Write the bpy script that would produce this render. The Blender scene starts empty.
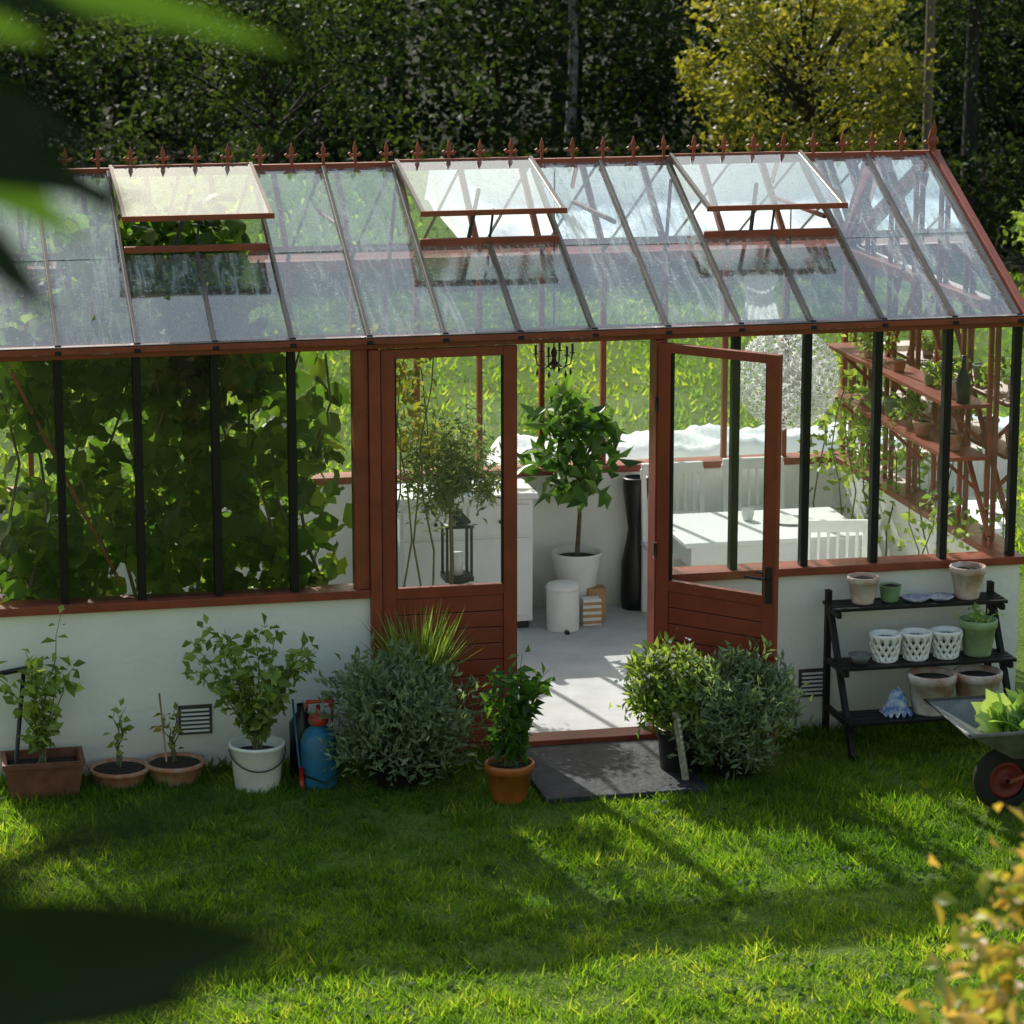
import bpy, math, random
import numpy as np
from mathutils import Vector, Matrix
random.seed(7); rng=np.random.default_rng(7)
sc=bpy.context.scene
K=0.403
# ------------------------------------------------------------ materials
def newmat(n):
    m=bpy.data.materials.new(n); m.use_nodes=True
    nt=m.node_tree; nt.nodes.clear(); return m,nt
def N(nt,t,**k):
    n=nt.nodes.new(t)
    for a,b in k.items():
        if a in n.inputs: n.inputs[a].default_value=b
        else: setattr(n,a,b)
    return n
def ramp(nt,stops):
    r=nt.nodes.new('ShaderNodeValToRGB'); e=r.color_ramp.elements
    while len(e)<len(stops): e.new(0.5)
    for el,(p,c) in zip(e,stops): el.position=p; el.color=(*c,1) if len(c)==3 else c
    return r
def mat(name,col,rough=.6,var=.25,scale=6,bump=.15,metal=0,bscale=60,stain=None,spec=.5,splash=False):
    m,nt=newmat(name); L=nt.links.new
    tc=N(nt,'ShaderNodeTexCoord'); o=N(nt,'ShaderNodeOutputMaterial'); p=N(nt,'ShaderNodeBsdfPrincipled')
    p.inputs['Roughness'].default_value=rough; p.inputs['Metallic'].default_value=metal
    p.inputs['Specular IOR Level'].default_value=spec
    n=N(nt,'ShaderNodeTexNoise',Scale=scale,Detail=8.0,Roughness=.65); L(tc.outputs['Object'],n.inputs['Vector'])
    c=np.array(col); s=np.array(stain) if stain is not None else c*(1-var)
    r=ramp(nt,[(.35,tuple(s)),(.6,tuple(c)),(.8,tuple(np.minimum(c*(1+var*.6),.95)))]); L(n.outputs[0],r.inputs[0]); last=r.outputs[0]
    if splash: # soil splash and algae close to the ground
        sx=N(nt,'ShaderNodeSeparateXYZ'); L(tc.outputs['Object'],sx.inputs[0])
        mr=N(nt,'ShaderNodeMapRange'); mr.inputs[1].default_value=.0; mr.inputs[2].default_value=.28; mr.inputs[3].default_value=1; mr.inputs[4].default_value=0; L(sx.outputs[2],mr.inputs[0])
        mu=N(nt,'ShaderNodeMath',operation='MULTIPLY',use_clamp=True); L(mr.outputs[0],mu.inputs[0]); L(n.outputs[0],mu.inputs[1])
        mx=N(nt,'ShaderNodeMix',data_type='RGBA'); L(mu.outputs[0],mx.inputs[0]); L(last,mx.inputs[6]); mx.inputs[7].default_value=(.22,.21,.15,1); last=mx.outputs[2]
    L(last,p.inputs['Base Color'])
    if bump:
        n2=N(nt,'ShaderNodeTexNoise',Scale=bscale,Detail=5.0); L(tc.outputs['Object'],n2.inputs['Vector'])
        b=N(nt,'ShaderNodeBump',Strength=bump,Distance=.01); L(n2.outputs[0],b.inputs['Height']); L(b.outputs[0],p.inputs['Normal'])
    L(p.outputs[0],o.inputs[0]); return m
def leafmat(name,cols,tr=.4,rough=.5,spec=.4,tint=(2.4,2.2,.9)):
    m,nt=newmat(name); L=nt.links.new
    a=N(nt,'ShaderNodeAttribute',attribute_name='rnd'); o=N(nt,'ShaderNodeOutputMaterial')
    k=len(cols); r=ramp(nt,[(i/(k-1),c) for i,c in enumerate(cols)]); L(a.outputs['Fac'],r.inputs[0])
    p=N(nt,'ShaderNodeBsdfPrincipled',Roughness=rough); L(r.outputs[0],p.inputs['Base Color']); p.inputs['Specular IOR Level'].default_value=spec
    t=N(nt,'ShaderNodeBsdfTranslucent'); h=N(nt,'ShaderNodeMix',data_type='RGBA',blend_type='MULTIPLY'); h.inputs[0].default_value=1
    L(r.outputs[0],h.inputs[6]); h.inputs[7].default_value=(*tint,1); L(h.outputs[2],t.inputs[0])
    mx=N(nt,'ShaderNodeMixShader'); mx.inputs[0].default_value=tr; L(p.outputs[0],mx.inputs[1]); L(t.outputs[0],mx.inputs[2]); L(mx.outputs[0],o.inputs[0])
    return m
def glassmat(name,base=.03,streak=.1,tint=(.95,.98,.97),rough=.02,scale=(14,1.3,1.3),lo=.5,hi=.72,drops=.0,fr=1.6):
    m,nt=newmat(name); L=nt.links.new
    o=N(nt,'ShaderNodeOutputMaterial'); tc=N(nt,'ShaderNodeTexCoord'); mp=N(nt,'ShaderNodeMapping'); mp.inputs['Scale'].default_value=scale
    L(tc.outputs['Object'],mp.inputs[0])
    n=N(nt,'ShaderNodeTexNoise',Scale=2.2,Detail=9.0,Roughness=.68,Distortion=.9); L(mp.outputs[0],n.inputs['Vector'])
    n1=N(nt,'ShaderNodeTexNoise',Scale=1.7,Detail=4.0); L(tc.outputs['Object'],n1.inputs['Vector'])
    r=N(nt,'ShaderNodeMapRange'); r.inputs[1].default_value=lo; r.inputs[2].default_value=hi; r.inputs[4].default_value=streak; L(n.outputs[0],r.inputs[0])
    r1=N(nt,'ShaderNodeMapRange'); r1.inputs[1].default_value=.35; r1.inputs[2].default_value=.65; r1.inputs[3].default_value=.35; r1.inputs[4].default_value=1.2; L(n1.outputs[0],r1.inputs[0])
    mu=N(nt,'ShaderNodeMath',operation='MULTIPLY'); L(r.outputs[0],mu.inputs[0]); L(r1.outputs[0],mu.inputs[1]); last=mu
    if drops:
        n2=N(nt,'ShaderNodeTexNoise',Scale=42.0,Detail=4.0,Roughness=.6); L(tc.outputs['Object'],n2.inputs['Vector'])
        r2=N(nt,'ShaderNodeMapRange'); r2.inputs[1].default_value=.56; r2.inputs[2].default_value=.68; r2.inputs[4].default_value=drops; L(n2.outputs[0],r2.inputs[0])
        ad=N(nt,'ShaderNodeMath',operation='ADD'); L(mu.outputs[0],ad.inputs[0]); L(r2.outputs[0],ad.inputs[1]); last=ad
    ad2=N(nt,'ShaderNodeMath',operation='ADD',use_clamp=True); L(last.outputs[0],ad2.inputs[0]); ad2.inputs[1].default_value=base
    f=N(nt,'ShaderNodeFresnel',IOR=1.5); fm=N(nt,'ShaderNodeMath',operation='MULTIPLY',use_clamp=True); L(f.outputs[0],fm.inputs[0]); fm.inputs[1].default_value=fr
    t=N(nt,'ShaderNodeBsdfTransparent',Color=(*tint,1)); g=N(nt,'ShaderNodeBsdfGlossy',Roughness=rough); g.inputs[0].default_value=(.90,.96,1,1)
    a=N(nt,'ShaderNodeMixShader'); L(fm.outputs[0],a.inputs[0]); L(t.outputs[0],a.inputs[1]); L(g.outputs[0],a.inputs[2])
    d=N(nt,'ShaderNodeBsdfDiffuse',Color=(.86,.93,.95,1)); tl=N(nt,'ShaderNodeBsdfTranslucent',Color=(.82,.92,.96,1)); dm=N(nt,'ShaderNodeMixShader'); L(d.outputs[0],dm.inputs[1]); L(tl.outputs[0],dm.inputs[2])
    b=N(nt,'ShaderNodeMixShader'); L(ad2.outputs[0],b.inputs[0]); L(a.outputs[0],b.inputs[1]); L(dm.outputs[0],b.inputs[2]); L(b.outputs[0],o.inputs[0])
    return m
RED=mat('red_paint',(.29,.056,.028),.45,.3,9,.12)
REDP=mat('red_door_paint',(.27,.046,.024),.42,.25,5,.1)
BLK=mat('black_bar',(.010,.010,.010),.5,.3,8,.05,spec=.3)
BARM=mat('roof_bar_metal',(.15,.12,.11),.3,.3,8,.05,metal=.3)
GREYB=mat('grey_metal',(.12,.12,.125),.35,.3,8,.05,metal=.6)
WALL=mat('white_render',(.91,.91,.89),.85,.06,1.6,.4,bscale=28,stain=(.83,.83,.80),splash=True)
WHT=mat('white_paint',(.88,.88,.88),.5,.06,5,.05)
WHTD=mat('white_ceramic',(.87,.87,.86),.3,.06,9,.03)
CONC=mat('concrete_floor',(.58,.58,.58),.75,.2,3,.2,bscale=90)
SLATE=mat('slate_slab',(.05,.055,.065),.7,.6,9,.8,bscale=25,spec=.3)
TERRA=mat('terracotta',(.42,.15,.075),.8,.3,14,.2,stain=(.46,.33,.26))
TERRA2=mat('pale_terracotta',(.48,.27,.20),.85,.3,7,.2,stain=(.74,.69,.65))
ORG=mat('orange_glaze',(.40,.12,.03),.25,.3,8,.05)
BROWN=mat('brown_planter',(.20,.07,.04),.7,.4,10,.2)
SOIL=mat('soil',(.035,.022,.014),.95,.5,30,.8)
DARK=mat('dark_plastic',(.015,.015,.016),.4,.3,8,.1)
BLUE=mat('blue_plastic',(.02,.17,.33),.35,.3,8,.03)
REDPL=mat('red_plastic',(.45,.035,.02),.35,.2,8,.03)
GRNPL=mat('green_glaze',(.22,.36,.18),.3,.3,10,.05)
GRNG=mat('pale_green_pot',(.32,.46,.24),.4,.35,12,.05)
BARK=mat('bark',(.16,.12,.08),.9,.5,18,.6)
BARKD=mat('dark_bark',(.035,.028,.02),.9,.5,18,.6)
BIRCH=mat('birch_bark',(.32,.30,.27),.8,.5,9,.3,stain=(.05,.045,.04))
TWIG=mat('green_stem',(.14,.15,.06),.8,.4,18,.2)
STEEL=mat('galvanised_steel',(.20,.21,.21),.55,.4,10,.1,metal=.2)
RUB=mat('rubber',(.02,.02,.02),.8,.3,20,.2)
WOOD=mat('pine_wood',(.5,.3,.15),.6,.3,14,.1)
FABR=mat('white_fabric',(.87,.87,.87),.9,.06,9,.3)
BLUF=mat('blue_fabric',(.10,.22,.48),.9,.5,25,.3,stain=(.7,.7,.72))
BLUE2=mat('blue_china',(.15,.2,.42),.3,.5,30,.05,stain=(.7,.7,.7))
RATT=mat('woven_twig',(.42,.37,.30),.8,.5,40,.6)
CLOTH=leafmat('thin_white_cotton',[(.92,.92,.92),(.92,.92,.92)],.6,.9,.1,(1,1,1))
GLF=glassmat('front_glass',.006,.05,lo=.55,hi=.8,fr=1.2)
GLR=glassmat('roof_glass',.08,.9,tint=(.88,.97,.99),rough=.06,scale=(8,1.0,1.0),lo=.48,hi=.68,drops=.45,fr=3.6)
GLV=glassmat('vent_glass',.03,.28,tint=(.84,.94,.98),rough=.05,scale=(8,1.3,1.3),lo=.48,hi=.70,drops=.22,fr=2.0)
GLB=glassmat('rear_glass',.01,.08,lo=.55,hi=.8,fr=1.0)
# ------------------------------------------------------------ mesh builder
class MB:
    def __init__(s): s.v=[];s.f=[];s.m=[];s.mats=[];s.sm=[]
    def mi(s,m):
        if m not in s.mats: s.mats.append(m)
        return s.mats.index(m)
    def add(s,vs,fs,m,smooth=False):
        b=len(s.v); s.v+= [tuple(x) for x in vs]; i=s.mi(m)
        for f in fs: s.f.append([b+q for q in f]); s.m.append(i); s.sm.append(smooth)
    def box(s,x0,x1,y0,y1,z0,z1,m):
        v=[(x,y,z) for z in(z0,z1) for y in(y0,y1) for x in(x0,x1)]
        s.add(v,[(0,2,3,1),(4,5,7,6),(0,1,5,4),(2,6,7,3),(0,4,6,2),(1,3,7,5)],m)
    def obox(s,p0,p1,w,h,m,up=(0,0,1)):
        p0=Vector(p0);p1=Vector(p1);d=(p1-p0).normalized();a=d.cross(Vector(up)).normalized()*w/2;b=a.cross(d).normalized()*h/2
        v=[]
        for p in(p0,p1):
            for q in((-1,-1),(1,-1),(1,1),(-1,1)): v.append(p+a*q[0]+b*q[1])
        s.add(v,[(3,2,1,0),(4,5,6,7),(0,1,5,4),(1,2,6,5),(2,3,7,6),(3,0,4,7)],m)
    def tube(s,pts,rad,m,n=7,cap=True):
        pts=[Vector(p) for p in pts]; 
        if not hasattr(rad,'__len__'): rad=[rad]*len(pts)
        vs=[];fs=[]
        ref=Vector((.3,.95,.1))
        for i,p in enumerate(pts):
            d=(pts[min(i+1,len(pts)-1)]-pts[max(i-1,0)])
            if d.length<1e-9: d=Vector((0,0,1))
            d.normalize(); 
            r=ref if abs(d.dot(ref))<.93 else Vector((1,0,0))
            a=d.cross(r).normalized();b=d.cross(a)
            for k in range(n):
                t=2*math.pi*k/n; vs.append(p+(a*math.cos(t)+b*math.sin(t))*rad[i])
        for i in range(len(pts)-1):
            for k in range(n): fs.append((i*n+k,i*n+(k+1)%n,(i+1)*n+(k+1)%n,(i+1)*n+k))
        if cap: fs.append(tuple(range(n)));fs.append(tuple((len(pts)-1)*n+k for k in reversed(range(n))))
        s.add(vs,fs,m,True)
    def lathe(s,c,prof,m,n=24,axis='z',wob=0):
        vs=[];fs=[]
        for (r,z) in prof:
            for k in range(n):
                t=2*math.pi*k/n; rr=r*(1+wob*math.sin(t*3+z*9))
                if axis=='z': vs.append((c[0]+rr*math.cos(t),c[1]+rr*math.sin(t),c[2]+z))
                else: vs.append((c[0]+rr*math.cos(t),c[1]+z,c[2]+rr*math.sin(t)))
        for i in range(len(prof)-1):
            for k in range(n): fs.append((i*n+k,i*n+(k+1)%n,(i+1)*n+(k+1)%n,(i+1)*n+k))
        s.add(vs,fs,m,True)
    def pot(s,c,rt,rb,h,m,rim=True,soil=True,n=26):
        pr=[(0.001,0),(rb,0),(rb*1.02,.01)]
        if rim: pr+=[(rt*.93,h*.78),(rt,h*.79),(rt*1.02,h-.006),(rt*.98,h),(rt*.9,h),(rt*.86,h*.8)]
        else: pr+=[(rt*.98,h*.93),(rt,h-.004),(rt*.97,h),(rt*.92,h-.004),(rt*.88,h*.8)]
        s.lathe(c,pr,m,n)
        s.lathe((c[0],c[1],c[2]+h*.84),[(rt*.9,0),(rt*.5,.012),(.001,.018)],SOIL if soil else m,n)
    def done(s,name,parent=None,bev=0,loc=None,rot=None):
        me=bpy.data.meshes.new(name); me.from_pydata(s.v,[],s.f)
        for m in s.mats: me.materials.append(m)
        me.polygons.foreach_set('material_index',s.m); me.polygons.foreach_set('use_smooth',s.sm); me.update()
        o=bpy.data.objects.new(name,me); sc.collection.objects.link(o)
        if parent: o.parent=parent
        if bev:
            b=o.modifiers.new('bev','BEVEL'); b.width=bev; b.segments=2; b.limit_method='ANGLE'; b.angle_limit=math.radians(50)
        if loc: o.location=loc
        if rot: o.rotation_euler=rot
        return o
def empty(name):
    o=bpy.data.objects.new(name,None); sc.collection.objects.link(o); return o
# ------------------------------------------------------------ scatter
T_LEAF=(np.array([(0,0,0),(.5,.5,.12),(1,0,-.1),(.5,-.5,.12)],float),np.array([(0,1,2),(0,2,3)]))
lv=[(0.42,0,.0),(.05,0,0)]
ang=[(-155,.50),(-120,.58),(-85,.50),(-50,.58),(-22,.52),(0,.72),(22,.52),(50,.58),(85,.50),(120,.58),(155,.50)]
for a,r in ang: lv.append((.4+r*math.cos(math.radians(a)),r*math.sin(math.radians(a)),-.5*r*r+.08*math.sin(a)))
T_VINE=(np.array(lv,float),np.array([(0,i,i+1) for i in range(2,len(lv)-1)]+[(0,1,2),(0,len(lv)-1,1)]))
st=[(0,0,0)]
for i in range(10): st.append(((.5 if i%2 else .16)*math.cos(i*math.pi/5),(.5 if i%2 else .16)*math.sin(i*math.pi/5),.14 if i%2 else 0))
T_STAR=(np.array(st,float),np.array([(0,i,i%10+1) for i in range(1,11)]))
T_BLADE=(np.array([(0,.5,0),(0,-.5,0),(1,0,0)],float),np.array([(0,1,2)]))
def norm(a): return a/np.maximum(np.linalg.norm(a,axis=1,keepdims=True),1e-9)
def scatter(name,P,S,m,tmpl=T_LEAF,up=.6,D=None,asp=.55,parent=None,rnd=None,dz=0.,NN=None):
    P=np.asarray(P,float); n=len(P); S=np.broadcast_to(np.asarray(S,float),(n,))
    Nn=norm(rng.normal(size=(n,3))+np.array([0,0,up*2])) if NN is None else norm(NN)
    if D is None: D=rng.normal(size=(n,3))+np.array([0,0,dz])
    D=norm(D-Nn*(D*Nn).sum(1,keepdims=True)*(1 if dz==0 else .3)); B=norm(np.cross(Nn,D))
    tv,tf=tmpl; tv=tv.copy(); tv[:,1]*=asp
    V=P[:,None]+S[:,None,None]*(tv[None,:,0:1]*D[:,None]+tv[None,:,1:2]*B[:,None]+tv[None,:,2:3]*Nn[:,None])
    F=(tf[None]+(np.arange(n)*len(tv))[:,None,None]).reshape(-1)
    nf=n*len(tf); me=bpy.data.meshes.new(name)
    me.vertices.add(n*len(tv)); me.vertices.foreach_set('co',V.reshape(-1).astype(np.float32))
    me.loops.add(nf*3); me.loops.foreach_set('vertex_index',F.astype(np.int32))
    me.polygons.add(nf); me.polygons.foreach_set('loop_start',(np.arange(nf)*3).astype(np.int32))
    me.update(calc_edges=True)
    if rnd is None: rnd=rng.random(n)
    at=me.attributes.new('rnd','FLOAT','FACE'); at.data.foreach_set('value',np.repeat(np.clip(rnd,0,1),len(tf)).astype(np.float32))
    me.materials.append(m)
    o=bpy.data.objects.new(name,me); sc.collection.objects.link(o)
    if parent: o.parent=parent
    return o
def crown(c,r,n,nc,cr,inner=.45):
    d=norm(rng.normal(size=(nc,3))); rad=inner+(1-inner)*rng.random((nc,1))**.6
    C=np.array(c)+d*rad*np.array(r); i=rng.integers(0,nc,n)
    return C[i]+rng.normal(size=(n,3))*cr*(.5+rng.random((nc,1))[i]), C, i
def limbs(mb,base,C,r0,m,mid=.5,sag=.1):
    b=Vector(base)
    for c in C:
        c=Vector(c); q=b.lerp(c,mid)+Vector((random.uniform(-1,1),random.uniform(-1,1),random.uniform(.2,1)))*sag
        mb.tube([b,q,c],[r0,r0*.6,r0*.15],m,5,False)
# leaf materials
L_VINE=leafmat('vine_leaf',[(.03,.07,.015),(.06,.13,.025),(.11,.20,.04),(.22,.29,.06)],.58)
L_GREY=leafmat('grey_green_leaf',[(.10,.155,.085),(.18,.26,.15),(.32,.41,.26)],.3,.6)
L_LIME=leafmat('light_leaf',[(.08,.14,.03),(.17,.27,.06),(.33,.42,.14)],.4)
L_GRN=leafmat('green_leaf',[(.03,.08,.02),(.06,.15,.03),(.12,.23,.05)],.4,.35)
L_OLV=leafmat('olive_leaf',[(.07,.11,.05),(.14,.19,.09),(.24,.29,.15)],.35)
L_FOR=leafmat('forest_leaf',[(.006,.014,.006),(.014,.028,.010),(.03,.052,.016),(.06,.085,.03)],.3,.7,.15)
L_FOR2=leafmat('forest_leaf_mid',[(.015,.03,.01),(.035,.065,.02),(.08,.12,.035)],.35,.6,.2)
L_YEL=leafmat('yellow_leaf',[(.08,.10,.02),(.17,.18,.035),(.30,.28,.06)],.4)
L_GRASS=leafmat('grass_blade',[(.035,.080,.012),(.07,.145,.020),(.125,.215,.028),(.27,.30,.08)],.60,.6,.3,(3.0,2.8,.8))
L_SPI=leafmat('spirea_leaf',[(.14,.20,.03),(.26,.31,.06),(.40,.28,.08),(.5,.36,.16)],.35)
FLW=mat('pale_petals',(.80,.76,.76),.8,.1,20,.0)
LETT=leafmat('lettuce_leaf',[(.14,.26,.06),(.26,.4,.12),(.4,.52,.22)],.4)
FGD=mat('shaded_foreground_leaf',(.012,.03,.01),.6,.3,30,.1,spec=.2)  # shaded leaves of the near tree, the shade painted in as dark colour
FGL=leafmat('bright_foreground_leaf',[(.035,.08,.012),(.035,.08,.012)],.5)
# ------------------------------------------------------------ ground
def gmat(name,c1,c2,c3):
    m,nt=newmat(name); L=nt.links.new; tc=N(nt,'ShaderNodeTexCoord')
    n=N(nt,'ShaderNodeTexNoise',Scale=.9,Detail=10.0,Roughness=.7); L(tc.outputs['Object'],n.inputs['Vector'])
    n2=N(nt,'ShaderNodeTexNoise',Scale=45.0,Detail=4.0); L(tc.outputs['Object'],n2.inputs['Vector'])
    mx=N(nt,'ShaderNodeMath',operation='MULTIPLY_ADD'); L(n2.outputs[0],mx.inputs[0]); mx.inputs[1].default_value=.45; 
    s=N(nt,'ShaderNodeMath',operation='MULTIPLY'); L(n.outputs[0],s.inputs[0]); s.inputs[1].default_value=.6; L(s.outputs[0],mx.inputs[2])
    r=ramp(nt,[(.35,c1),(.52,c2),(.7,c3)]); L(mx.outputs[0],r.inputs[0])
    p=N(nt,'ShaderNodeBsdfPrincipled',Roughness=.95); p.inputs['Specular IOR Level'].default_value=.1; L(r.outputs[0],p.inputs['Base Color'])
    b=N(nt,'ShaderNodeBump',Strength=.8,Distance=.03); L(n2.outputs[0],b.inputs['Height']); L(b.outputs[0],p.inputs['Normal'])
    o=N(nt,'ShaderNodeOutputMaterial'); L(p.outputs[0],o.inputs[0]); return m
G1=gmat('lawn_soil',(.05,.08,.018),(.11,.17,.03),(.2,.24,.06))
G2=gmat('shaded_forest_floor_mat',(.006,.01,.004),(.012,.018,.007),(.02,.028,.01))  # shade under the trees is put into this near-black ground colour
mb=MB(); mb.add([(-400,-400,0),(400,-400,0),(400,400,0),(-400,400,0)],[(0,1,2,3)],G1); mb.done('ground')
mb=MB(); mb.add([(-120,17.2,.006),(140,17.2,.006),(160,300,.006),(-140,300,.006)],[(0,1,2,3)],G2); mb.done('shaded_forest_floor')
def wav(x,y): return (np.sin(x*1.9+y*.7+1)+np.sin(y*2.7-x*1.1)+np.sin(x*4.3+y*3.1+2)*.6+np.sin(x*7.7-y*6.3)*.4)/3
n=240000
x=rng.uniform(-4.6,3.4,n); y=rng.uniform(-5.2,-.01,n)
tx=rng.uniform(-4.6,3.4,5000); ty=rng.uniform(-5.2,-.02,5000); q=rng.integers(0,5000,n//2)
x[:n//2]=tx[q]+rng.normal(size=n//2)*.035; y[:n//2]=ty[q]+rng.normal(size=n//2)*.035
tone=rng.normal(size=n)*.17; tone[:n//2]+=(rng.normal(size=5000)*.16)[q]; hh=np.zeros(n); hh[:n//2]=np.abs(rng.normal(size=5000)*.014)[q]
k=~((x>-.47)&(x<.40)&(y>-.97))&(y<-.01); x=x[k];y=y[k];tone=tone[k];hh=hh[k]; n=len(x)
h=.026+.018*wav(x,y)+.012*wav(x*5,y*5)+.02*rng.random(n)+hh+.07*np.clip(1-(-y-.02)/.35,0,1)*rng.random(n)+.035*(rng.random(n)<.03)
dry=np.clip(wav(x*2.3+9,y*2.1-4)-.35,0,1)*.6*(y<-2.6)
P=np.stack([x,y,np.zeros_like(x)],1); D=np.stack([rng.normal(size=n)*.65+.4*wav(x*3,y*3),rng.normal(size=n)*.65,np.ones(n)],1)
scatter('lawn_grass',P,np.clip(h,.015,.14),L_GRASS,T_BLADE,up=0,D=D,asp=.15,rnd=.42+.22*wav(x*1.3+5,y*1.3)+.15*wav(x*6,y*6)+tone+dry,dz=1)
n=5000
x=rng.uniform(-4.4,3.2,n); y=rng.uniform(-5,-.1,n); k=(wav(x*2+3,y*2)>.1)&~((x>-.47)&(x<.40)&(y>-.97)); P=np.stack([x,y,.015+.025*rng.random(n)],1)[k]
scatter('lawn_clover',P,.03,L_GRASS,T_VINE,up=1.2,asp=1,rnd=.3*rng.random(len(P)))
n=40000
x=rng.uniform(-6,12,n); y=3.2+rng.random(n)**1.3*14
P=np.stack([x,y,np.zeros_like(x)],1); D=np.stack([rng.normal(size=n)*.6,rng.normal(size=n)*.6,np.ones(n)],1)
scatter('rear_lawn_grass',P,.05+.04*rng.random(n),L_GRASS,T_BLADE,up=0,D=D,asp=.35,rnd=.6+.2*wav(x,y)+rng.normal(size=n)*.2,dz=1)
mb=MB(); mb.box(-.47,.40,-.98,-.055,0,.03,SLATE); mb.done('stone_slab',bev=.006)
# ------------------------------------------------------------ greenhouse
GH=empty('greenhouse')
XL,XR=-8*K-.03,6*K+.05; W0,W1=-3*K,1*K; YB=3.05; ZS=.9; ZE=2.315; YR=1.5; ZR=3.04; SL=(ZR-ZE)/YR
mb=MB()
mb.box(XL,W0,0,.12,0,ZS,WALL); mb.box(W1,XR,0,.12,0,ZS,WALL); mb.box(XL,XR,YB-.12,YB,0,ZS,WALL)
mb.box(XL,XL+.12,.12,YB-.12,0,ZS,WALL); mb.box(XR-.12,XR,.12,YB-.12,0,ZS,WALL); mb.done('low_wall',GH)
mb=MB(); mb.box(XL+.12,XR-.12,.12,YB-.12,0,.03,CONC); mb.box(W0,W1,.0,.12,0,.028,CONC); mb.done('floor',GH)
mb=MB()
mb.box(XL-.02,W0-.002,-.035,.14,ZS,ZS+.045,RED); mb.box(W1+.002,XR+.02,-.035,.14,ZS,ZS+.045,RED)
mb.box(XL-.02,XR+.02,YB-.14,YB+.03,ZS,ZS+.045,RED)
for xx in(XL,XR-.12): mb.box(xx-.02 if xx<0 else xx,xx+.12 if xx<0 else xx+.14,.14,YB-.14,ZS,ZS+.043,RED)
mb.box(XL-.02,XR+.02,-.03,.09,ZE-.075,ZE-.005,RED); mb.box(XL-.02,XR+.02,YB-.09,YB+.03,ZE-.075,ZE-.005,RED)
mb.box(XL-.0,XL+.08,.09,YB-.09,ZE-.07,ZE-.01,RED); mb.box(XR-.08,XR,.09,YB-.09,ZE-.07,ZE-.01,RED)
mb.box(W0-.002,W0+.058,-.045,.10,0,ZE-.078,RED); mb.box(W1-.058,W1+.002,-.045,.10,0,ZE-.078,RED)
mb.box(W0-.08,W0-.004,-.02,.09,ZS+.047,ZE-.078,RED)
mb.box(W0+.06,W1-.06,-.05,.11,.0,.055,RED)
for k in range(-8,7):
    mb.box(k*K-.016,k*K+.016,YB-.085,YB-.035,ZS+.045,ZE-.075,RED)
for xx in(XL+.03,XR-.03):
    for (ya,yb) in((-.07,YR-.012),(YB+.07,YR+.012)):
        za=ZE-SL*.07; mb.obox((xx,ya,za),(xx,yb,ZR-.0),.045,.06,RED)
mb.box(XL-.01,XR+.01,YR-.02,YR+.02,ZR-.03,ZR+.022,RED)
for xx in(XL+.04,XR-.04):
    for j in range(1,7):
        yy=j*YB/7; zt=ZE+SL*(YR-abs(yy-YR)) ; mb.obox((xx,yy,ZS+.045),(xx,yy,zt-.03),.026,.03,RED,up=(0,1,0))
    sg=np.sign(xx); mb.obox((xx-.05*sg,.25,ZS+.1),(xx-.05*sg,1.5,ZE),.026,.026,RED); mb.obox((xx-.05*sg,2.75,ZS+.1),(xx-.05*sg,1.5,ZE),.026,.026,RED)
mb.obox((XL+.2,.13,ZE-.15),(-6*K-.1,.13,ZS+.1),.02,.022,RED,up=(0,1,0))
for xx in(-3*K+.03,1*K-.03,4*K):
    mb.obox((xx,1.0,ZR-SL*.5-.05),(xx,2.0,ZR-SL*.5-.05),.02,.025,RED)
for (xa,xb,s) in((6*K-.05,4*K+.1,1),(-2*K,-3*K+.1,1),(2*K,1*K,1)):
    mb.obox((xa,YR-s*.1,ZR-.11),(xb,YR-s*1.4,ZE+.01),.02,.02,RED)
mb.done('timber_frame',GH,bev=.003)
mb=MB(); xx=XL+.06
while xx<XR-.02:
    z=ZR+.022; mb.box(xx-.008,xx+.008,YR-.006,YR+.006,z,z+.05,RED)
    prof=[(-.030,.035),(-.042,.052),(-.028,.06),(-.02,.05),(-.010,.05),(-.014,.075),(0,.12),(.014,.075),(.010,.05),(.02,.05),(.028,.06),(.042,.052),(.030,.035)]
    vs=[(xx+a,YR-.005,z+b) for a,b in prof]+[(xx+a,YR+.005,z+b) for a,b in prof]; q=len(prof)
    mb.add(vs,[tuple(range(q)),tuple(reversed(range(q,2*q)))]+[(i,i+q,(i+1)%q+q,(i+1)%q) for i in range(q)],RED)
    xx+=.181
mb.lathe((XR-.03,YR,ZR+.02),[(.02,0),(.012,.03),(.03,.05),(.03,.07),(.01,.09),(.02,.11),(.001,.19)],RED,10)
mb.done('ridge_finials',GH)
mb=MB()
for k in list(range(-8,-3))+list(range(2,7)):
    xx=k*K+(0.0); mb.box(xx-.021,xx+.021,.0 if k<6 else .005,.06,ZS+.046,ZE-.077,BLK)  # backlit darkness of the wall bars is put into their black colour
mb.box(XL-.031,XR+.031,-.085,-.032,ZE-.04,ZE-.008,RED)
mb.box(XL-.03,XR+.03,-.088,-.05,ZE-.006,ZE-.001,GREYB)
mb.done('glazing_bars',GH,bev=.003)
mb=MB()
open_mid={-5,-1,3}; TV=.77
def rp(t,off=0): return (YR-t,ZR-SL*t+off)
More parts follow.
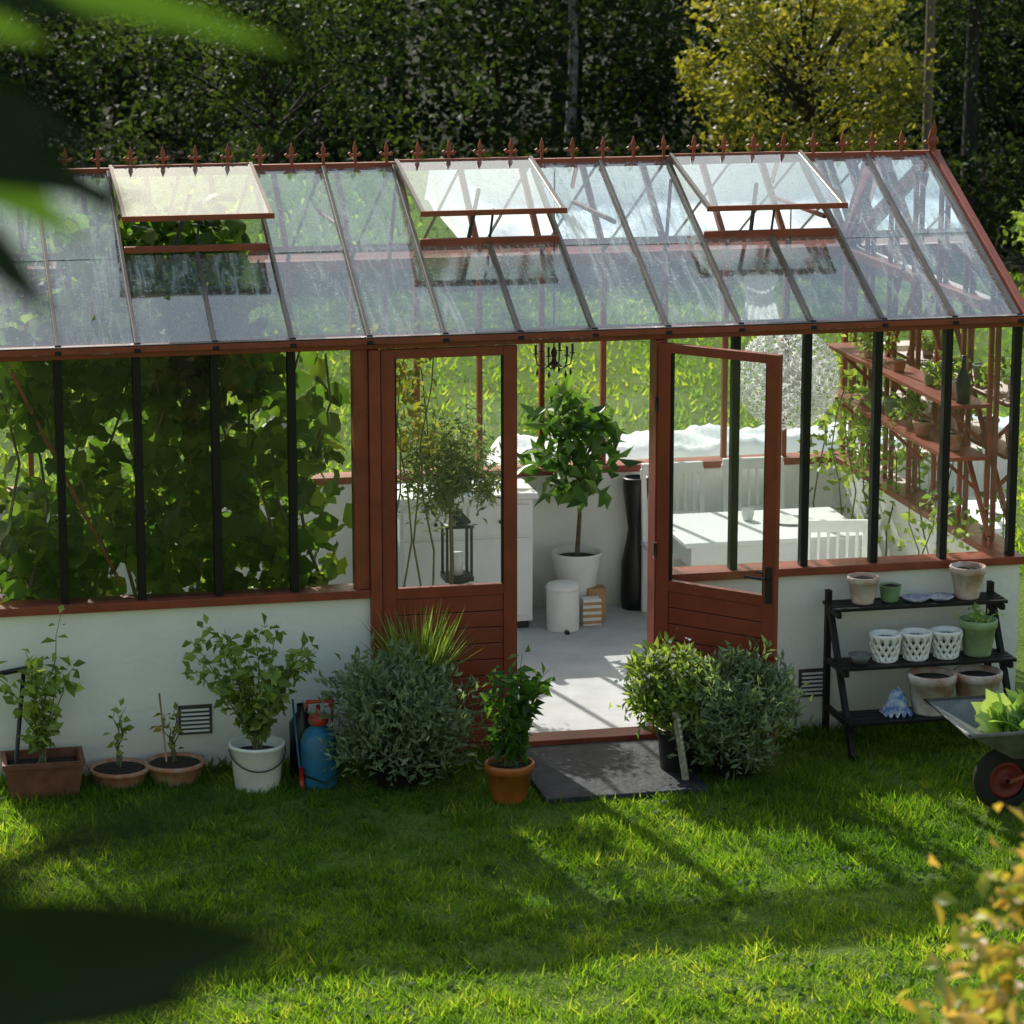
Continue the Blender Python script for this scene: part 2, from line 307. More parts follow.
for k in range(-8,7):
    x0=k*K if abs(k*K-XL)>.08 and abs(k*K-XR)>.08 else (k*K+(.06 if k<0 else -.03)); t0=TV if k in open_mid else .03
    a=rp(t0,.016); b=rp(1.575,.016); mb.obox((x0,a[0],a[1]),(x0,b[0],b[1]),.020,.024,BARM)
    a=rp(t0,-.018); b=rp(1.46,-.018); mb.obox((x0,a[0],a[1]),(x0,b[0],b[1]),.016,.026,RED)
    b=(YR+1.575,ZR-SL*1.575+.018); mb.obox((x0,YR+.03,ZR-SL*.03+.018),(x0,b[0],b[1]),.022,.03,BARM)
    a=rp(1.562,.034); c=rp(1.59,.004); mb.obox((x0,*a),(x0,*c),.032,.012,BLK)
mb.done('roof_bars',GH,bev=.002)
mb=MB()
vents=[(-6,-4),(-2,0),(2,4)]
for a,b in vents:
    p=rp(TV,.03); mb.obox((a*K+.015,p[0],p[1]),(b*K-.015,p[0],p[1]),.035,.035,RED)
mb.done('vent_sills',GH,bev=.003)
mb=MB()
for k in list(range(-8,-3))+list(range(1,6)):
    y=.03; mb.add([(k*K+.02,y,ZS+.04),((k+1)*K-.02,y,ZS+.04),((k+1)*K-.02,y,ZE-.07),(k*K+.02,y,ZE-.07)],[(0,1,2,3)],GLF)
mb.done('front_glass',GH)
mb=MB()
for k in range(-8,6):
    mb.add([(k*K+.01,YB-.06,ZS+.04),((k+1)*K-.01,YB-.06,ZS+.04),((k+1)*K-.01,YB-.06,ZE-.07),(k*K+.01,YB-.06,ZE-.07)],[(0,1,2,3)],GLB)
for xx in(XL+.02,XR-.02): mb.add([(xx,.08,ZS+.04),(xx,YB-.08,ZS+.04),(xx,YB-.08,ZE),(xx,YR,ZR-.04),(xx,.08,ZE)],[(0,1,2,3,4)],GLB)
mb.done('rear_and_gable_glass',GH)
mb=MB()
for k in range(-8,6):
    t0=TV if any(a<=k<b for a,b in vents) else .02
    tm=.77+.02*math.sin(k*2.3)
    segs=[(t0,1.585)] if t0>.1 else [(t0,tm+.02),(tm,1.585)]
    for i,(ta,tb) in enumerate(segs):
        oa=random.uniform(-.001,.003)+(.004 if i==0 and len(segs)>1 else 0); ob=oa+random.uniform(-.002,.003); sk=random.uniform(-.0015,.0015)
        a=rp(ta,oa); b=rp(tb,ob); mb.add([(k*K+.008,a[0],a[1]+sk),((k+1)*K-.008,a[0],a[1]-sk),((k+1)*K-.008,b[0],b[1]+sk),(k*K+.008,b[0],b[1]-sk)],[(3,2,1,0)],GLR)
    a=(YR+.02,ZR-SL*.02+.002); b=(YR+1.585,ZR-SL*1.585+.002); mb.add([(k*K+.008,*a),((k+1)*K-.008,*a),((k+1)*K-.008,*b),(k*K+.008,*b)],[(0,1,2,3)],GLB)
mb.done('roof_glass',GH)
for vi,(a,b) in enumerate(vents):
    mb=MB(); x0=a*K+.0; x1=b*K-.0; ln=.86; an=math.radians(13.5+(vi-1)*.8); y0=YR-.04; z0=ZR+.03
    def q(l,o=0): return (y0-l*math.cos(an)+o*-math.sin(an), z0-l*math.sin(an)+o*math.cos(an))
    for xx in(x0+.012,x1-.012): mb.obox((xx,*q(0)),(xx,*q(ln)),.02,.026,BARM)
    mb.obox((x0-.004,*q(ln+.012)),(x1+.004,*q(ln+.012)),.022,.03,RED); mb.obox((x0+.028,*q(.015)),(x1-.028,*q(.015)),.024,.024,RED)
    mb.add([(x0+.02,*q(.02,.006)),(x1-.02,*q(.02,.006)),(x1-.02,*q(ln,.006)),(x0+.02,*q(ln,.006))],[(3,2,1,0)],GLV)
    s=rp(TV,.03); e=q(ln-.1,-.02)
    mb.tube([((x0+x1)/2,*s),((x0+x1)/2+.02,*e)],.007,DARK,6); mb.tube([((x0+x1)/2-.12,*s),((x0+x1)/2,*q(.45,-.02))],.012,DARK,6)
    mb.done('roof_vent',GH)
def door(name,loc,rot,flip):
    W=.735; H0,H1=.06,2.232
    mb=MB(); s=.075
    mb.box(0,s,-.02,.02,H0,H1,REDP); mb.box(W-s,W,-.02,.02,H0,H1,REDP)
    mb.box(s,W-s,-.019,.019,H1-.05,H1,REDP); mb.box(s,W-s,-.019,.019,.88,.94,REDP); mb.box(s,W-s,-.019,.019,H0,H0+.1,REDP)
    z=H0+.1
    while z<.879:
        z2=min(z+.09,.88); mb.box(s,W-s,-.011,.011,z+.002,z2-.003,REDP); z=z2
    mb.box(s,W-s,-.006,.006,H0+.1,.88,BLK)
    mb.box(s-.001,s+.01,-.012,.012,.94,H1-.05,BLK); mb.box(W-s-.01,W-s+.001,-.012,.012,.94,H1-.05,BLK)
    mb.add([(s+.01,0,.94),(W-s-.01,0,.94),(W-s-.01,0,H1-.05),(s+.01,0,H1-.05)],[(0,1,2,3)],GLF)
    hx=W-.038
    if flip:
        for sg in(-1,1):
            mb.box(hx-.02,hx+.02,sg*.021 if sg>0 else -.028,.028 if sg>0 else -.021,.90,1.10,DARK)
            mb.tube([(hx,sg*.025,1.04),(hx,sg*.065,1.04),(hx-.12,sg*.065,1.04)],[.009,.009,.008],DARK,8)
    for z in(.3,1.1,1.9): mb.tube([(-.006,-.022,z-.04),(-.006,-.022,z+.04)],.009,DARK,8)
    return mb.done(name,GH,bev=.003,loc=loc,rot=(0,0,rot))
door('door_leaf_closed',(W0+.064,0.0,0),0,False)
door('door_leaf_open',(W1-.045,-.075,0),math.radians(-46.5),True)
mb=MB()
for xx in(-2.16,1.28):
    mb.box(xx-.09,xx+.09,-.012,-.001,.2,.36,GREYB)
    for i in range(6): mb.box(xx-.075,xx+.075,-.02,-.012,.215+i*.023,.225+i*.023,WHT)
mb.done('wall_vents',GH)
# ------------------------------------------------------------ interior
V=empty('grape_vine')
n=3700
x=rng.uniform(XL+.15,-1.32,n); y=.13+rng.random(n)**1.2*.85; z=rng.uniform(.35,2.28,n)
k=(wav(x*2.2,z*2.4)+.35*wav(x*5,y*5)+rng.normal(size=n)*.25>-.35)&((x<-1.75)|(rng.random(n)<.6)); P=np.stack([x,y,z],1)[k]
scatter('vine_leaves',P,.06+.09*rng.random(len(P)),L_VINE,T_VINE,up=.25,asp=1.,parent=V,D=rng.normal(size=(len(P),3))*.7+np.array([0,-.2,-.8]),rnd=rng.random(len(P))**1.2)
n=1000
x=rng.uniform(XL+.2,-1.7,n); yy=rng.uniform(.2,1.5,n); z=ZE+yy*SL-.1-rng.random(n)*.35; P=np.stack([x,yy,z],1)
P=P[wav(x*2,yy*3)>-.1]
scatter('vine_roof_leaves',P,.07+.07*rng.random(len(P)),L_VINE,T_VINE,up=.5,asp=1.,parent=V)
mb=MB()
for i in range(12):
    x=-3.1+i*.15; pts=[(x,.35+.1*math.sin(i),0.03)]
    for j in range(1,9): pts.append((x+.08*math.sin(j*1.3+i),.3+.12*math.sin(j+i*2),.03+j*.27))
    mb.tube(pts,[.014-.001*j for j in range(9)],BARK,5)
mb.done('vine_stems',V)
def climber(name,xr,yr,zr,n,m,sz,t=T_LEAF,thr=-.1,asp=.6):
    E=empty(name); x=rng.uniform(*xr,n);y=rng.uniform(*yr,n);z=rng.uniform(*zr,n); k=wav(x*3+1,z*3+y)+rng.normal(size=n)*.25>thr
    P=np.stack([x,y,z],1)[k]; scatter('leaves',P,sz*(.6+.8*rng.random(len(P))),m,t,up=.3,asp=asp,parent=E)
    mb=MB()
    for i in range(5):
        xx=random.uniform(*xr); yy=random.uniform(*yr); pts=[(xx+.05*math.sin(j*1.5+i),yy+.04*math.cos(j+i),.03+(zr[1]-.03)*j/7) for j in range(8)]
        mb.tube(pts,[.008-.0007*j for j in range(8)],TWIG,5)
    mb.done('stems',E); return E
climber('climbing_plant',(-1.15,-.7),(.5,.9),(1.55,2.25),520,L_YEL,.055)
climber('climbing_plant',(-1.9,-1.45),(2.0,2.7),(.6,1.6),300,L_LIME,.07)
climber('tomato_plant',(2.0,2.35),(.25,.8),(.5,1.2),420,L_LIME,.06,thr=.0)
climber('tomato_plant',(2.05,2.35),(1.6,2.8),(.6,1.6),600,L_LIME,.07,thr=-.1)
def standard(name,x,y,potr,poth,zc,r,n,m,leaf,asp,potm,z0=.03,stool=False,tr=.016):
    E=empty(name); mb=MB()
    if stool:
        for a in(-1,1):
            for b in(-1,1): mb.obox((x+a*.1,y+b*.1,z0),(x+a*.08,y+b*.08,z0+.13),.03,.03,WOOD)
        mb.lathe((x,y,z0+.13),[(.001,0),(.15,0),(.15,.025),(.001,.025)],WOOD); z0+=.156
    mb.pot((x,y,z0),potr,potr*.72,poth,potm,rim=False)
    top=(x+.01,y,zc-r[2]*.5); mb.tube([(x,y,z0+poth*.8),(x+.02,y+.01,(z0+poth+zc)/2-.1),top],[tr,tr*.8,tr*.7],BARK,8)
    P,C,_=crown((x,y,zc),r,n,26,r[0]*.2,.3); limbs(mb,top,C,tr*.45,BARK,sag=.04); mb.done('pot_and_trunk',E)
    scatter('foliage',P,leaf*(.7+.6*rng.random(len(P))),m,T_LEAF,up=.3,asp=asp,parent=E); return E
standard('olive_tree',-.49,1.5,.17,.28,1.27,(.26,.26,.30),2500,L_OLV,.055,.28,TERRA)
standard('citrus_tree',.56,2.66,.165,.27,1.12,(.31,.28,.31),300,L_GRN,.14,.5,WHTD,stool=True)
mb=MB(); mb.box(-.62,.22,2.42,2.9,.08,.86,WHT); mb.box(-.65,.25,2.39,2.92,.865,.9,WHT); mb.box(-.6,.2,2.44,2.88,.03,.08,DARK)
for i in range(2):
    xa=-.60+i*.41; mb.box(xa,xa+.39,2.405,2.418,.12,.62,WHT); mb.box(xa,xa+.39,2.405,2.418,.64,.83,WHT); mb.lathe((xa+.2,2.39,.73),[(.001,-.01),(.014,-.008),(.008,.012)],DARK,10,'y')
mb.done('kitchen_cabinet',bev=.004)
mb=MB(); mb.lathe((-.2,2.6,.9),[(.001,0),(.06,0),(.075,.08),(.05,.16),(.03,.2),(.04,.22)],DARK); mb.done('dark_jug')
mb=MB()
for a in(-.42,-.27):
    for b in(1.95,2.10): mb.box(a,a+.015,b,b+.015,.5,.8,DARK)
mb.box(-.425,-.25,1.945,2.12,.47,.5,DARK); mb.box(-.425,-.25,1.945,2.12,.80,.82,DARK); mb.lathe((-.337,2.03,.82),[(.09,0),(.03,.07),(.012,.09),(.001,.1)],DARK,4); mb.lathe((-.337,2.03,.5),[(.001,0),(.035,0),(.035,.14),(.001,.14)],FABR,12)
mb.lathe((-.337,2.03,.03),[(.001,0),(.12,0),(.10,.02),(.02,.04),(.02,.4),(.08,.43),(.001,.44)],DARK,14); mb.done('lantern_on_stand')
mb=MB(); mb.lathe((.40,2.36,.03),[(.001,0),(.10,0),(.103,.01),(.105,.26)],WHTD); mb.lathe((.40,2.36,.292),[(.108,0),(.11,.012),(.10,.03),(.06,.045),(.001,.05)],WHTD); mb.tube([(.40,2.25,.04),(.40,2.22,.035)],.015,DARK); mb.done('pedal_bin')
mb=MB(); mb.box(.54,.66,2.4,2.5,.03,.2,WHT)
for i in range(4): mb.box(.535,.665,2.39,2.398,.045+i*.04,.065+i*.04,WOOD)
mb.box(.6,.72,2.52,2.62,.03,.24,WOOD); mb.done('small_wooden_crate',bev=.004)
mb=MB(); mb.lathe((.98,2.8,.03),[(.001,0),(.085,0),(.095,.08),(.09,.3),(.06,.45),(.05,.52),(.062,.62),(.082,.78),(.085,.85),(.075,.86),(.06,.8)],DARK); mb.done('tall_floor_vase')
mb=MB(); mb.box(.95,2.12,1.5,2.32,.715,.745,WHT); mb.box(1.0,2.07,1.55,2.27,.58,.715,WHT)
for xx in(1.0,2.0):
    for yy in(1.55,2.2): mb.box(xx,xx+.07,yy,yy+.07,.03,.58,WHT)
mb.done('dining_table',bev=.006)
mb=MB(); mb.lathe((1.75,1.95,.746),[(.001,0),(.10,0),(.14,.012),(.13,.014),(.001,.008)],WHTD); mb.lathe((1.5,2.05,.746),[(.03,0),(.04,.05),(.035,.07)],WHTD); mb.done('tableware')
def chair(x,y,rot,wick=False):
    mb=MB(); mb.box(-.21,.21,-.2,.2,.43,.46,WHT)
    for a in(-.19,.19):
        for b in(-.18,.18): mb.obox((a,b,.0),(a,b,.43),.035,.035,WHT,up=(0,1,0))
        mb.obox((a,.18,.46),(a,.24,.92),.035,.03,WHT,up=(0,1,0))
    mb.obox((-.2,.24,.92),(.2,.24,.92),.04,.07,WHT); mb.obox((-.17,.205,.62),(.17,.205,.62),.02,.05,WHT)
    for i in range(6): xx=-.14+i*.056; mb.obox((xx,.207,.64),(xx,.237,.89),.018,.012,WHT,up=(0,1,0))
    mb.done('dining_chair',bev=.004,loc=(x,y,.03),rot=(0,0,rot))
chair(1.2,2.5,0); chair(1.75,2.55,0); chair(2.2,1.3,math.radians(-110)); chair(1.72,1.15,math.radians(170))
chair(-1.55,1.9,math.radians(20)); 
mb=MB(); mb.lathe((-1.45,1.5,1.55),[(.001,.1),(.05,.1),(.13,0),(.15,-.04)],FABR,20,wob=.05); mb.tube([(-1.45,1.5,.03),(-1.45,1.5,1.62)],.012,WHT); mb.lathe((-1.45,1.5,.03),[(.001,.02),(.13,.02),(.14,0)],WHT); mb.done('floor_lamp')
E=empty('paper_ball_lamp'); lc=np.array([1.44,1.1,1.80]); nP=330; i=np.arange(nP)+.5; ph=np.arccos(1-2*i/nP); th=math.pi*(1+5**.5)*i; d=np.stack([np.cos(th)*np.sin(ph),np.sin(th)*np.sin(ph),np.cos(ph)],1)
P=lc+d*.29; mb=MB(); mb.lathe(tuple(lc),[(.06*math.sin(t*math.pi/10)+.001,-.06*math.cos(t*math.pi/10)) for t in range(11)],CLOTH,18); mb.tube([(lc[0],lc[1],1.85),(lc[0],lc[1],ZR-SL*.4-.03)],.004,DARK,5)
for q in range(0,nP,1): mb.tube([lc+d[q]*.05,P[q]],.0016,CLOTH,3,False)
mb.done('core_spokes_and_cord',E)
scatter('petals',P,.078,CLOTH,T_STAR,NN=d+rng.normal(size=d.shape)*.12,asp=1,parent=E)
mb=MB(); cx,cy,cz=.14,1.5,1.93; mb.tube([(cx,cy,cz),(cx,cy,ZR-.05)],.005,DARK,5); mb.lathe((cx,cy,cz-.05),[(.001,-.06),(.02,-.02),(.012,.02),(.02,.05),(.001,.1)],DARK,10)
for i in range(6):
    a=i*math.pi/3; c,s=math.cos(a),math.sin(a); mb.tube([(cx,cy,cz-.04),(cx+.05*c,cy+.05*s,cz-.09),(cx+.10*c,cy+.10*s,cz-.07),(cx+.11*c,cy+.11*s,cz-.01)],.005,DARK,5)
    mb.lathe((cx+.11*c,cy+.11*s,cz-.01),[(.001,0),(.02,.005),(.008,.01),(.008,.06),(.001,.062)],DARK,8)
    mb.lathe((cx+.1*c,cy+.1*s,cz-.14),[(.001,0),(.009,.02),(.001,.05)],DARK,6)
mb.done('chandelier')
# baby dress: a single sheet of thin cotton with gathered folds, glowing against the sun
mb=MB(); x,y=1.115,.60; z0=2.17; rows=[(0,.13),(.05,.12),(.10,.105),(.16,.09),(.20,.075),(.23,.075),(.255,.082),(.29,.105),(.32,.095),(.335,.06)]; vs=[];fs=[]; nn=25
for (h,wd) in rows:
    for i in range(nn):
        u=i/(nn-1)*2-1; vs.append((x+wd*u,y+.035*(1-u*u)*-1+.012*math.sin(u*19)*(1-h/.34),z0+h-(.035*(1-abs(u)/.45) if h>.33 and abs(u)<.45 else 0)-.01*u*u))
for j in range(len(rows)-1):
    for i in range(nn-1): a=j*nn+i; fs.append((a,a+1,a+nn+1,a+nn))
mb.add(vs,fs,CLOTH,True); mb.tube([(x-.09,y,z0+.315),(x,y,z0+.345),(x+.09,y,z0+.315)],.004,WOOD,5); mb.tube([(x,y,z0+.345),(x,y,z0+.40)],.003,DARK,5); mb.done('hanging_white_dress')
mb=MB()
for z in(1.42,1.72):
    mb.box(2.16,2.40,.35,2.6,z,z+.022,RED)
    for yy in(.5,1.4,2.3): mb.obox((2.39,yy,z-.2),(2.18,yy,z-.01),.02,.02,RED)
    for yy in np.arange(.55,2.5,.52):
        r=random.uniform(.04,.065); mb.pot((2.27+random.uniform(-.03,.03),yy+random.uniform(-.1,.1),z+.024),r,r*.7,r*random.uniform(1.4,2.2),random.choice([TERRA,WHTD,TERRA2,GRNPL]))
mb.lathe((2.26,.42,1.744),[(.001,0),(.04,0),(.042,.12),(.03,.17),(.014,.2),(.014,.27),(.001,.27)],DARK,14)
mb.done('wall_shelf_with_pots')
for yy,z in((.78,1.87),(1.9,1.87),(1.3,1.56)):
    P,C,_=crown((2.27,yy,z),(.09,.09,.09),160,10,.03); scatter('shelf_plant',P,.045,L_LIME,up=.3)
mb=MB(); nx,ny=90,18; vs=[];fs=[]
for j in range(ny+1):
    for i in range(nx+1):
        u=i/nx; v=j/ny; e=min(1,5*min(v,1-v))**.5*min(1,12*min(u,1-u))**.5
        vs.append((.2+u*3.2,3.9+v*.9,.02+e*(.80+.018*math.sin(i*.45+j*.8)+.02*math.sin(i*.17-j*.5)+.012*math.sin(i*1.7+j*2.1))))
for j in range(ny):
    for i in range(nx): a=j*(nx+1)+i; fs.append((a,a+1,a+nx+2,a+nx+1))
mb.add(vs,fs,FABR,True); mb.done('garden_bed_cover')
# ------------------------------------------------------------ exterior pots and plants
def stemplant(name,x,y,z0,top,n_st,spread,leafn,leaf,m,asp=.6,potfn=None,lean=(0,0)):
    E=empty(name); mb=MB(); P=[];
    if potfn: potfn(mb)
    for i in range(n_st):
        a=random.uniform(0,6.28); s=spread*random.uniform(.3,1); h=top*random.uniform(.6,1)
        pts=[Vector((x+random.uniform(-.03,.03),y+random.uniform(-.03,.03),z0))]
        for j in range(1,7):
            t=j/6; pts.append(Vector((x+lean[0]*t+s*math.cos(a)*t**1.5+.015*math.sin(j*2+i),y+lean[1]*t+s*math.sin(a)*.6*t**1.5,z0+h*t*(1-.12*t))))
        mb.tube(pts,[.006-.0008*j for j in range(7)],TWIG,5)
        for q in range(leafn):
            t=random.uniform(.15,1)*6; k=min(int(t),5); p=pts[k].lerp(pts[k+1],t-k); P.append(p+Vector((random.gauss(0,.022),random.gauss(0,.022),random.gauss(0,.018))))
    mb.done('pot_and_stems',E); scatter('foliage',np.array(P),leaf*(.6+.7*rng.random(len(P))),m,up=.5,asp=asp,parent=E); return E
def rect(mb):
    x,y=-2.98,-.24
    o=[(-.20,-.13),(.20,-.13),(.20,.13),(-.20,.13)]
    vs=[];
    for s,z in((.86,0),(1.0,.17),(1.06,.172),(1.06,.2),(.93,.2),(.90,.15)): vs+=[(x+a*s,y+b*s,z) for a,b in o]
    fs=[(3,2,1,0)]+[(r*4+i,r*4+(i+1)%4,r*4+4+(i+1)%4,r*4+4+i) for r in range(5) for i in range(4)]
    mb.add(vs,fs,BROWN); mb.box(x-.17,x+.17,y-.11,y+.11,.1,.155,SOIL)
stemplant('potted_climber',-2.98,-.22,.15,.90,8,.24,30,.075,L_LIME,potfn=rect)
stemplant('potted_seedling',-2.58,-.18,.1,.42,3,.07,9,.055,L_LIME,potfn=lambda m:m.pot((-2.58,-.18,0),.16,.13,.10,TERRA))
stemplant('potted_seedling',-2.29,-.17,.1,.40,4,.09,7,.05,L_YEL,potfn=lambda m:(m.pot((-2.29,-.17,0),.16,.13,.11,TERRA),m.tube([(-2.33,-.17,.08),(-2.36,-.16,.48)],.005,WOOD)))
def bucket(m):
    m.lathe((-1.88,-.38,0),[(.001,0),(.115,0),(.118,.01),(.14,.225),(.147,.23),(.147,.245),(.135,.245),(.13,.18)],WHTD); m.lathe((-1.88,-.38,.19),[(.13,0),(.001,.01)],SOIL)
    m.tube([(-1.88+.148*math.cos(a),-.38-.148*math.sin(a)-.01,.22-.09*math.sin(a)) for a in np.linspace(0,math.pi,12)],.004,DARK,5)
stemplant('potted_fruit_bush',-1.88,-.38,.2,.82,15,.48,44,.07,L_LIME,potfn=bucket,lean=(-.04,0))
mb=MB(); x,y=-1.56,-.42
mb.lathe((x,y,0),[(.001,0),(.09,0),(.095,.02),(.095,.25),(.075,.30),(.035,.33),(.03,.35)],BLUE); mb.lathe((x,y,.34),[(.05,0),(.055,.02),(.045,.05),(.001,.055)],REDPL)
mb.tube([(x,y,.38),(x,y,.44)],.012,REDPL); mb.tube([(x-.06,y,.43),(x-.06,y,.46),(x+.06,y,.46),(x+.06,y,.43)],.011,REDPL)
mb.tube([(x+.05,y,.30),(x+.14,y-.02,.26),(x+.13,y-.08,.1),(x+.02,y-.13,.05),(x-.1,y-.12,.1)],.006,DARK); mb.tube([(x-.1,y-.05,.02),(x-.12,y+.1,.45)],.006,BLUE); mb.tube([(x-.1,y-.06,.0),(x-.1,y-.05,.12)],.014,REDPL)
mb.lathe((x-.06,y+.17,0),[(.001,0),(.07,0),(.07,.3),(.03,.36),(.03,.4)],DARK)
mb.tube([(x+.07,y+.12,.05),(x+.10,y+.14,.42),(x+.04,y+.15,.46)],.009,REDPL)
mb.done('pressure_sprayer')
mb=MB(); mb.tube([(-3.14,-.28,0),(-3.05,-.05,.62)],.012,DARK); mb.tube([(-3.2,-.3,0),(-3.13,-.3,.0),(-3.08,-.31,.01)],.01,DARK); mb.tube([(-3.2,-.05,.6),(-3.0,-.05,.63)],.014,DARK); mb.done('garden_tool')
def shrub(name,c,r,n,leaf,m,asp,base,potr,poth,potm,nc=40,cr=.06,dz=.6,extra=None):
    E=empty(name); mb=MB(); mb.pot((base[0],base[1],0),potr,potr*.8,poth,potm)
    P,C,i=crown(c,r,n,nc,cr,.25); P=P[P[:,2]>.06]; limbs(mb,(base[0],base[1],poth*.8),C,.006,TWIG,sag=.05)
    Q=[]
    for s in range(26):
        a=random.uniform(0,6.28); el_=random.uniform(-.1,1.2); v=Vector((math.cos(a)*math.cos(el_)*r[0],math.sin(a)*math.cos(el_)*r[1],math.sin(el_)*r[2]))
        p0=Vector(c)+v*.6; p1=Vector(c)+v*random.uniform(1.15,1.45)+Vector((0,0,random.uniform(-.06,.05))); mb.tube([p0,p0.lerp(p1,.5)+Vector((0,0,.02)),p1],[.003,.002,.001],TWIG,4,False)
        for j in range(16): Q.append(p0.lerp(p1,random.uniform(.2,1))+Vector((random.gauss(0,.008),random.gauss(0,.008),random.gauss(0,.008))))
    P=np.concatenate([P,np.array(Q)])
    mb.done('pot_and_stems',E); d=P-np.array([base[0],base[1],.1]); d=norm(d)+rng.normal(size=d.shape)*.6+np.array([0,0,dz])
    scatter('foliage',P,leaf*(.6+.8*rng.random(len(P))),m,up=.2,asp=asp,parent=E,D=d); return E
shrub('grey_shrub',(-1.12,-.5,.38),(.36,.3,.30),5200,.055,L_GREY,.32,(-1.15,-.45),.16,.2,DARK,60,.055)
E=empty('ornamental_grass'); n=460; x=rng.normal(size=n)*.03-1.0; y=rng.normal(size=n)*.03-.3; P=np.stack([x,y,np.full(n,.45)],1)
D=np.stack([rng.normal(size=n)*.4,rng.normal(size=n)*.3,np.ones(n)],1); scatter('blades',P,.2+.3*rng.random(n),L_LIME,T_BLADE,up=0,D=D,asp=.04,parent=E,dz=1)
mb=MB(); mb.pot((-1.0,-.3,.0),.15,.11,.46,DARK); mb.done('pot',E)
stemplant('potted_laurel',-.64,-.88,.17,.68,12,.22,27,.1,L_GRN,.45,potfn=lambda m:m.pot((-.64,-.88,0),.13,.085,.21,ORG))
shrub('potted_shrub',(.64,-.74,.36),(.28,.25,.26),4600,.055,L_GREY,.3,(.62,-.7),.14,.2,DARK,50,.05)
shrub('flowering_potted_plant',(.28,-.62,.47),(.20,.18,.18),2000,.055,L_LIME,.4,(.35,-.60),.13,.26,DARK,34,.05)
mb=MB(); P,C,_=crown((.27,-.64,.56),(.22,.18,.12),260,20,.04); scatter('flower_heads',P,.022,FLW,up=.8,asp=.9)
mb.obox((.33,-.80,.0),(.27,-.78,.40),.05,.035,RATT)
for i in range(12): mb.obox((.30-.004*i+.03,-.815,.02+i*.03),(.26-.004*i+.06,-.80,.035+i*.03),.012,.012,WHT)
mb.done('woven_stake')
# ------------------------------------------------------------ plant stand
mb=MB(); xa,xb=1.32,2.26
for xx in(xa,xb):
    mb.obox((xx,-.10,0),(xx,-.10,.83),.03,.045,BLK,up=(0,1,0)); mb.obox((xx+.0,-.58,0),(xx,-.13,.74),.028,.045,BLK,up=(0,1,0))
    for z,y0,y1 in((.75,-.3,-.08),(.46,-.45,-.08),(.19,-.6,-.08)): mb.box(xx-.013,xx+.013,y0,y1,z-.035,z-.004,BLK)
    mb.box(xx-.016,xx+.016,-.62,-.54,0,.03,BLK)
for z,y0,y1 in((.75,-.3,-.08),(.46,-.46,-.22),(.19,-.6,-.34)):
    for i in range(4):
        w=(y1-y0)/4; mb.box(xa-.03,xb+.03,y0+i*w+.006,y0+(i+1)*w-.006,z,z+.018,BLK)
mb.done('plant_stand',bev=.002)
def opot(name,c,rt,rb,h,m,**k):
    q=MB(); q.pot(c,rt,rb,h,m,**k); return q.done(name)
zt=.769
opot('terracotta_pot',(1.49,-.18,zt),.088,.06,.15,TERRA2); opot('green_pot',(1.65,-.17,zt),.062,.048,.09,GRNPL,rim=False)
opot('terracotta_pot',(2.09,-.19,zt),.10,.065,.18,TERRA2)
for xx in(1.79,1.93):
    q=MB(); q.lathe((xx,-.2,zt),[(.001,0),(.05,0),(.078,.02),(.072,.022),(.001,.008)],BLUE2); q.done('china_saucer')
q=MB(); q.lathe((1.42,-.36,.479),[(.001,0),(.04,0),(.065,.05),(.06,.05),(.035,.008)],STEEL); q.done('metal_bowl')
def lattice(x,y,z):
    q=MB(); h=.155; rt,rb=.084,.062; q.lathe((x,y,z),[(.001,0),(rb-.006,0),(rt-.008,h-.005)],GREYB,20)
    q.lathe((x,y,z),[(rb,0),(rb+.003,.012),(rb,.015)],WHTD,20); q.lathe((x,y,z),[(rt,h-.03),(rt+.004,h-.01),(rt+.003,h),(rt-.01,h),(rt-.014,h-.03)],WHTD,20)
    for i in range(12):
        a=i*2*math.pi/12
        for s in(-1,1):
            pts=[]
            for j in range(5):
                t=j/4; aa=a+s*t*1.05; r=rb+(rt-rb)*t; pts.append((x+r*math.cos(aa),y+r*math.sin(aa),z+.01+t*(h-.025)))
            q.tube(pts,.010,WHTD,5)
    q.done('white_lattice_pot')
for xx in(1.57,1.745,1.92): lattice(xx,-.34,.479)
q=MB(); q.pot((2.11,-.32,.479),.105,.075,.2,GRNG,rim=True); q.done('green_glazed_pot')
opot('terracotta_pot',(1.80,-.46,.209),.135,.10,.22,TERRA2); opot('terracotta_pot',(2.07,-.44,.209),.135,.10,.21,TERRA2)
q=MB(); vs=[];nn=14
for j in range(nn):
    for i in range(nn): u=i/(nn-1)-.5;v=j/(nn-1)-.5; vs.append((1.60+u*.16,-.46+v*.14,.215+.13*max(0,1-4*(u*u+v*v))+.025*math.sin(i*2.1)*math.cos(j*1.7)))
q.add(vs,[(j*nn+i,j*nn+i+1,(j+1)*nn+i+1,(j+1)*nn+i) for j in range(nn-1) for i in range(nn-1)],BLUF,True); q.done('crumpled_cloth')
P,C,_=crown((2.11,-.32,.70),(.08,.07,.05),60,8,.02); scatter('seedling_leaves',P,.04,LETT,up=.5)
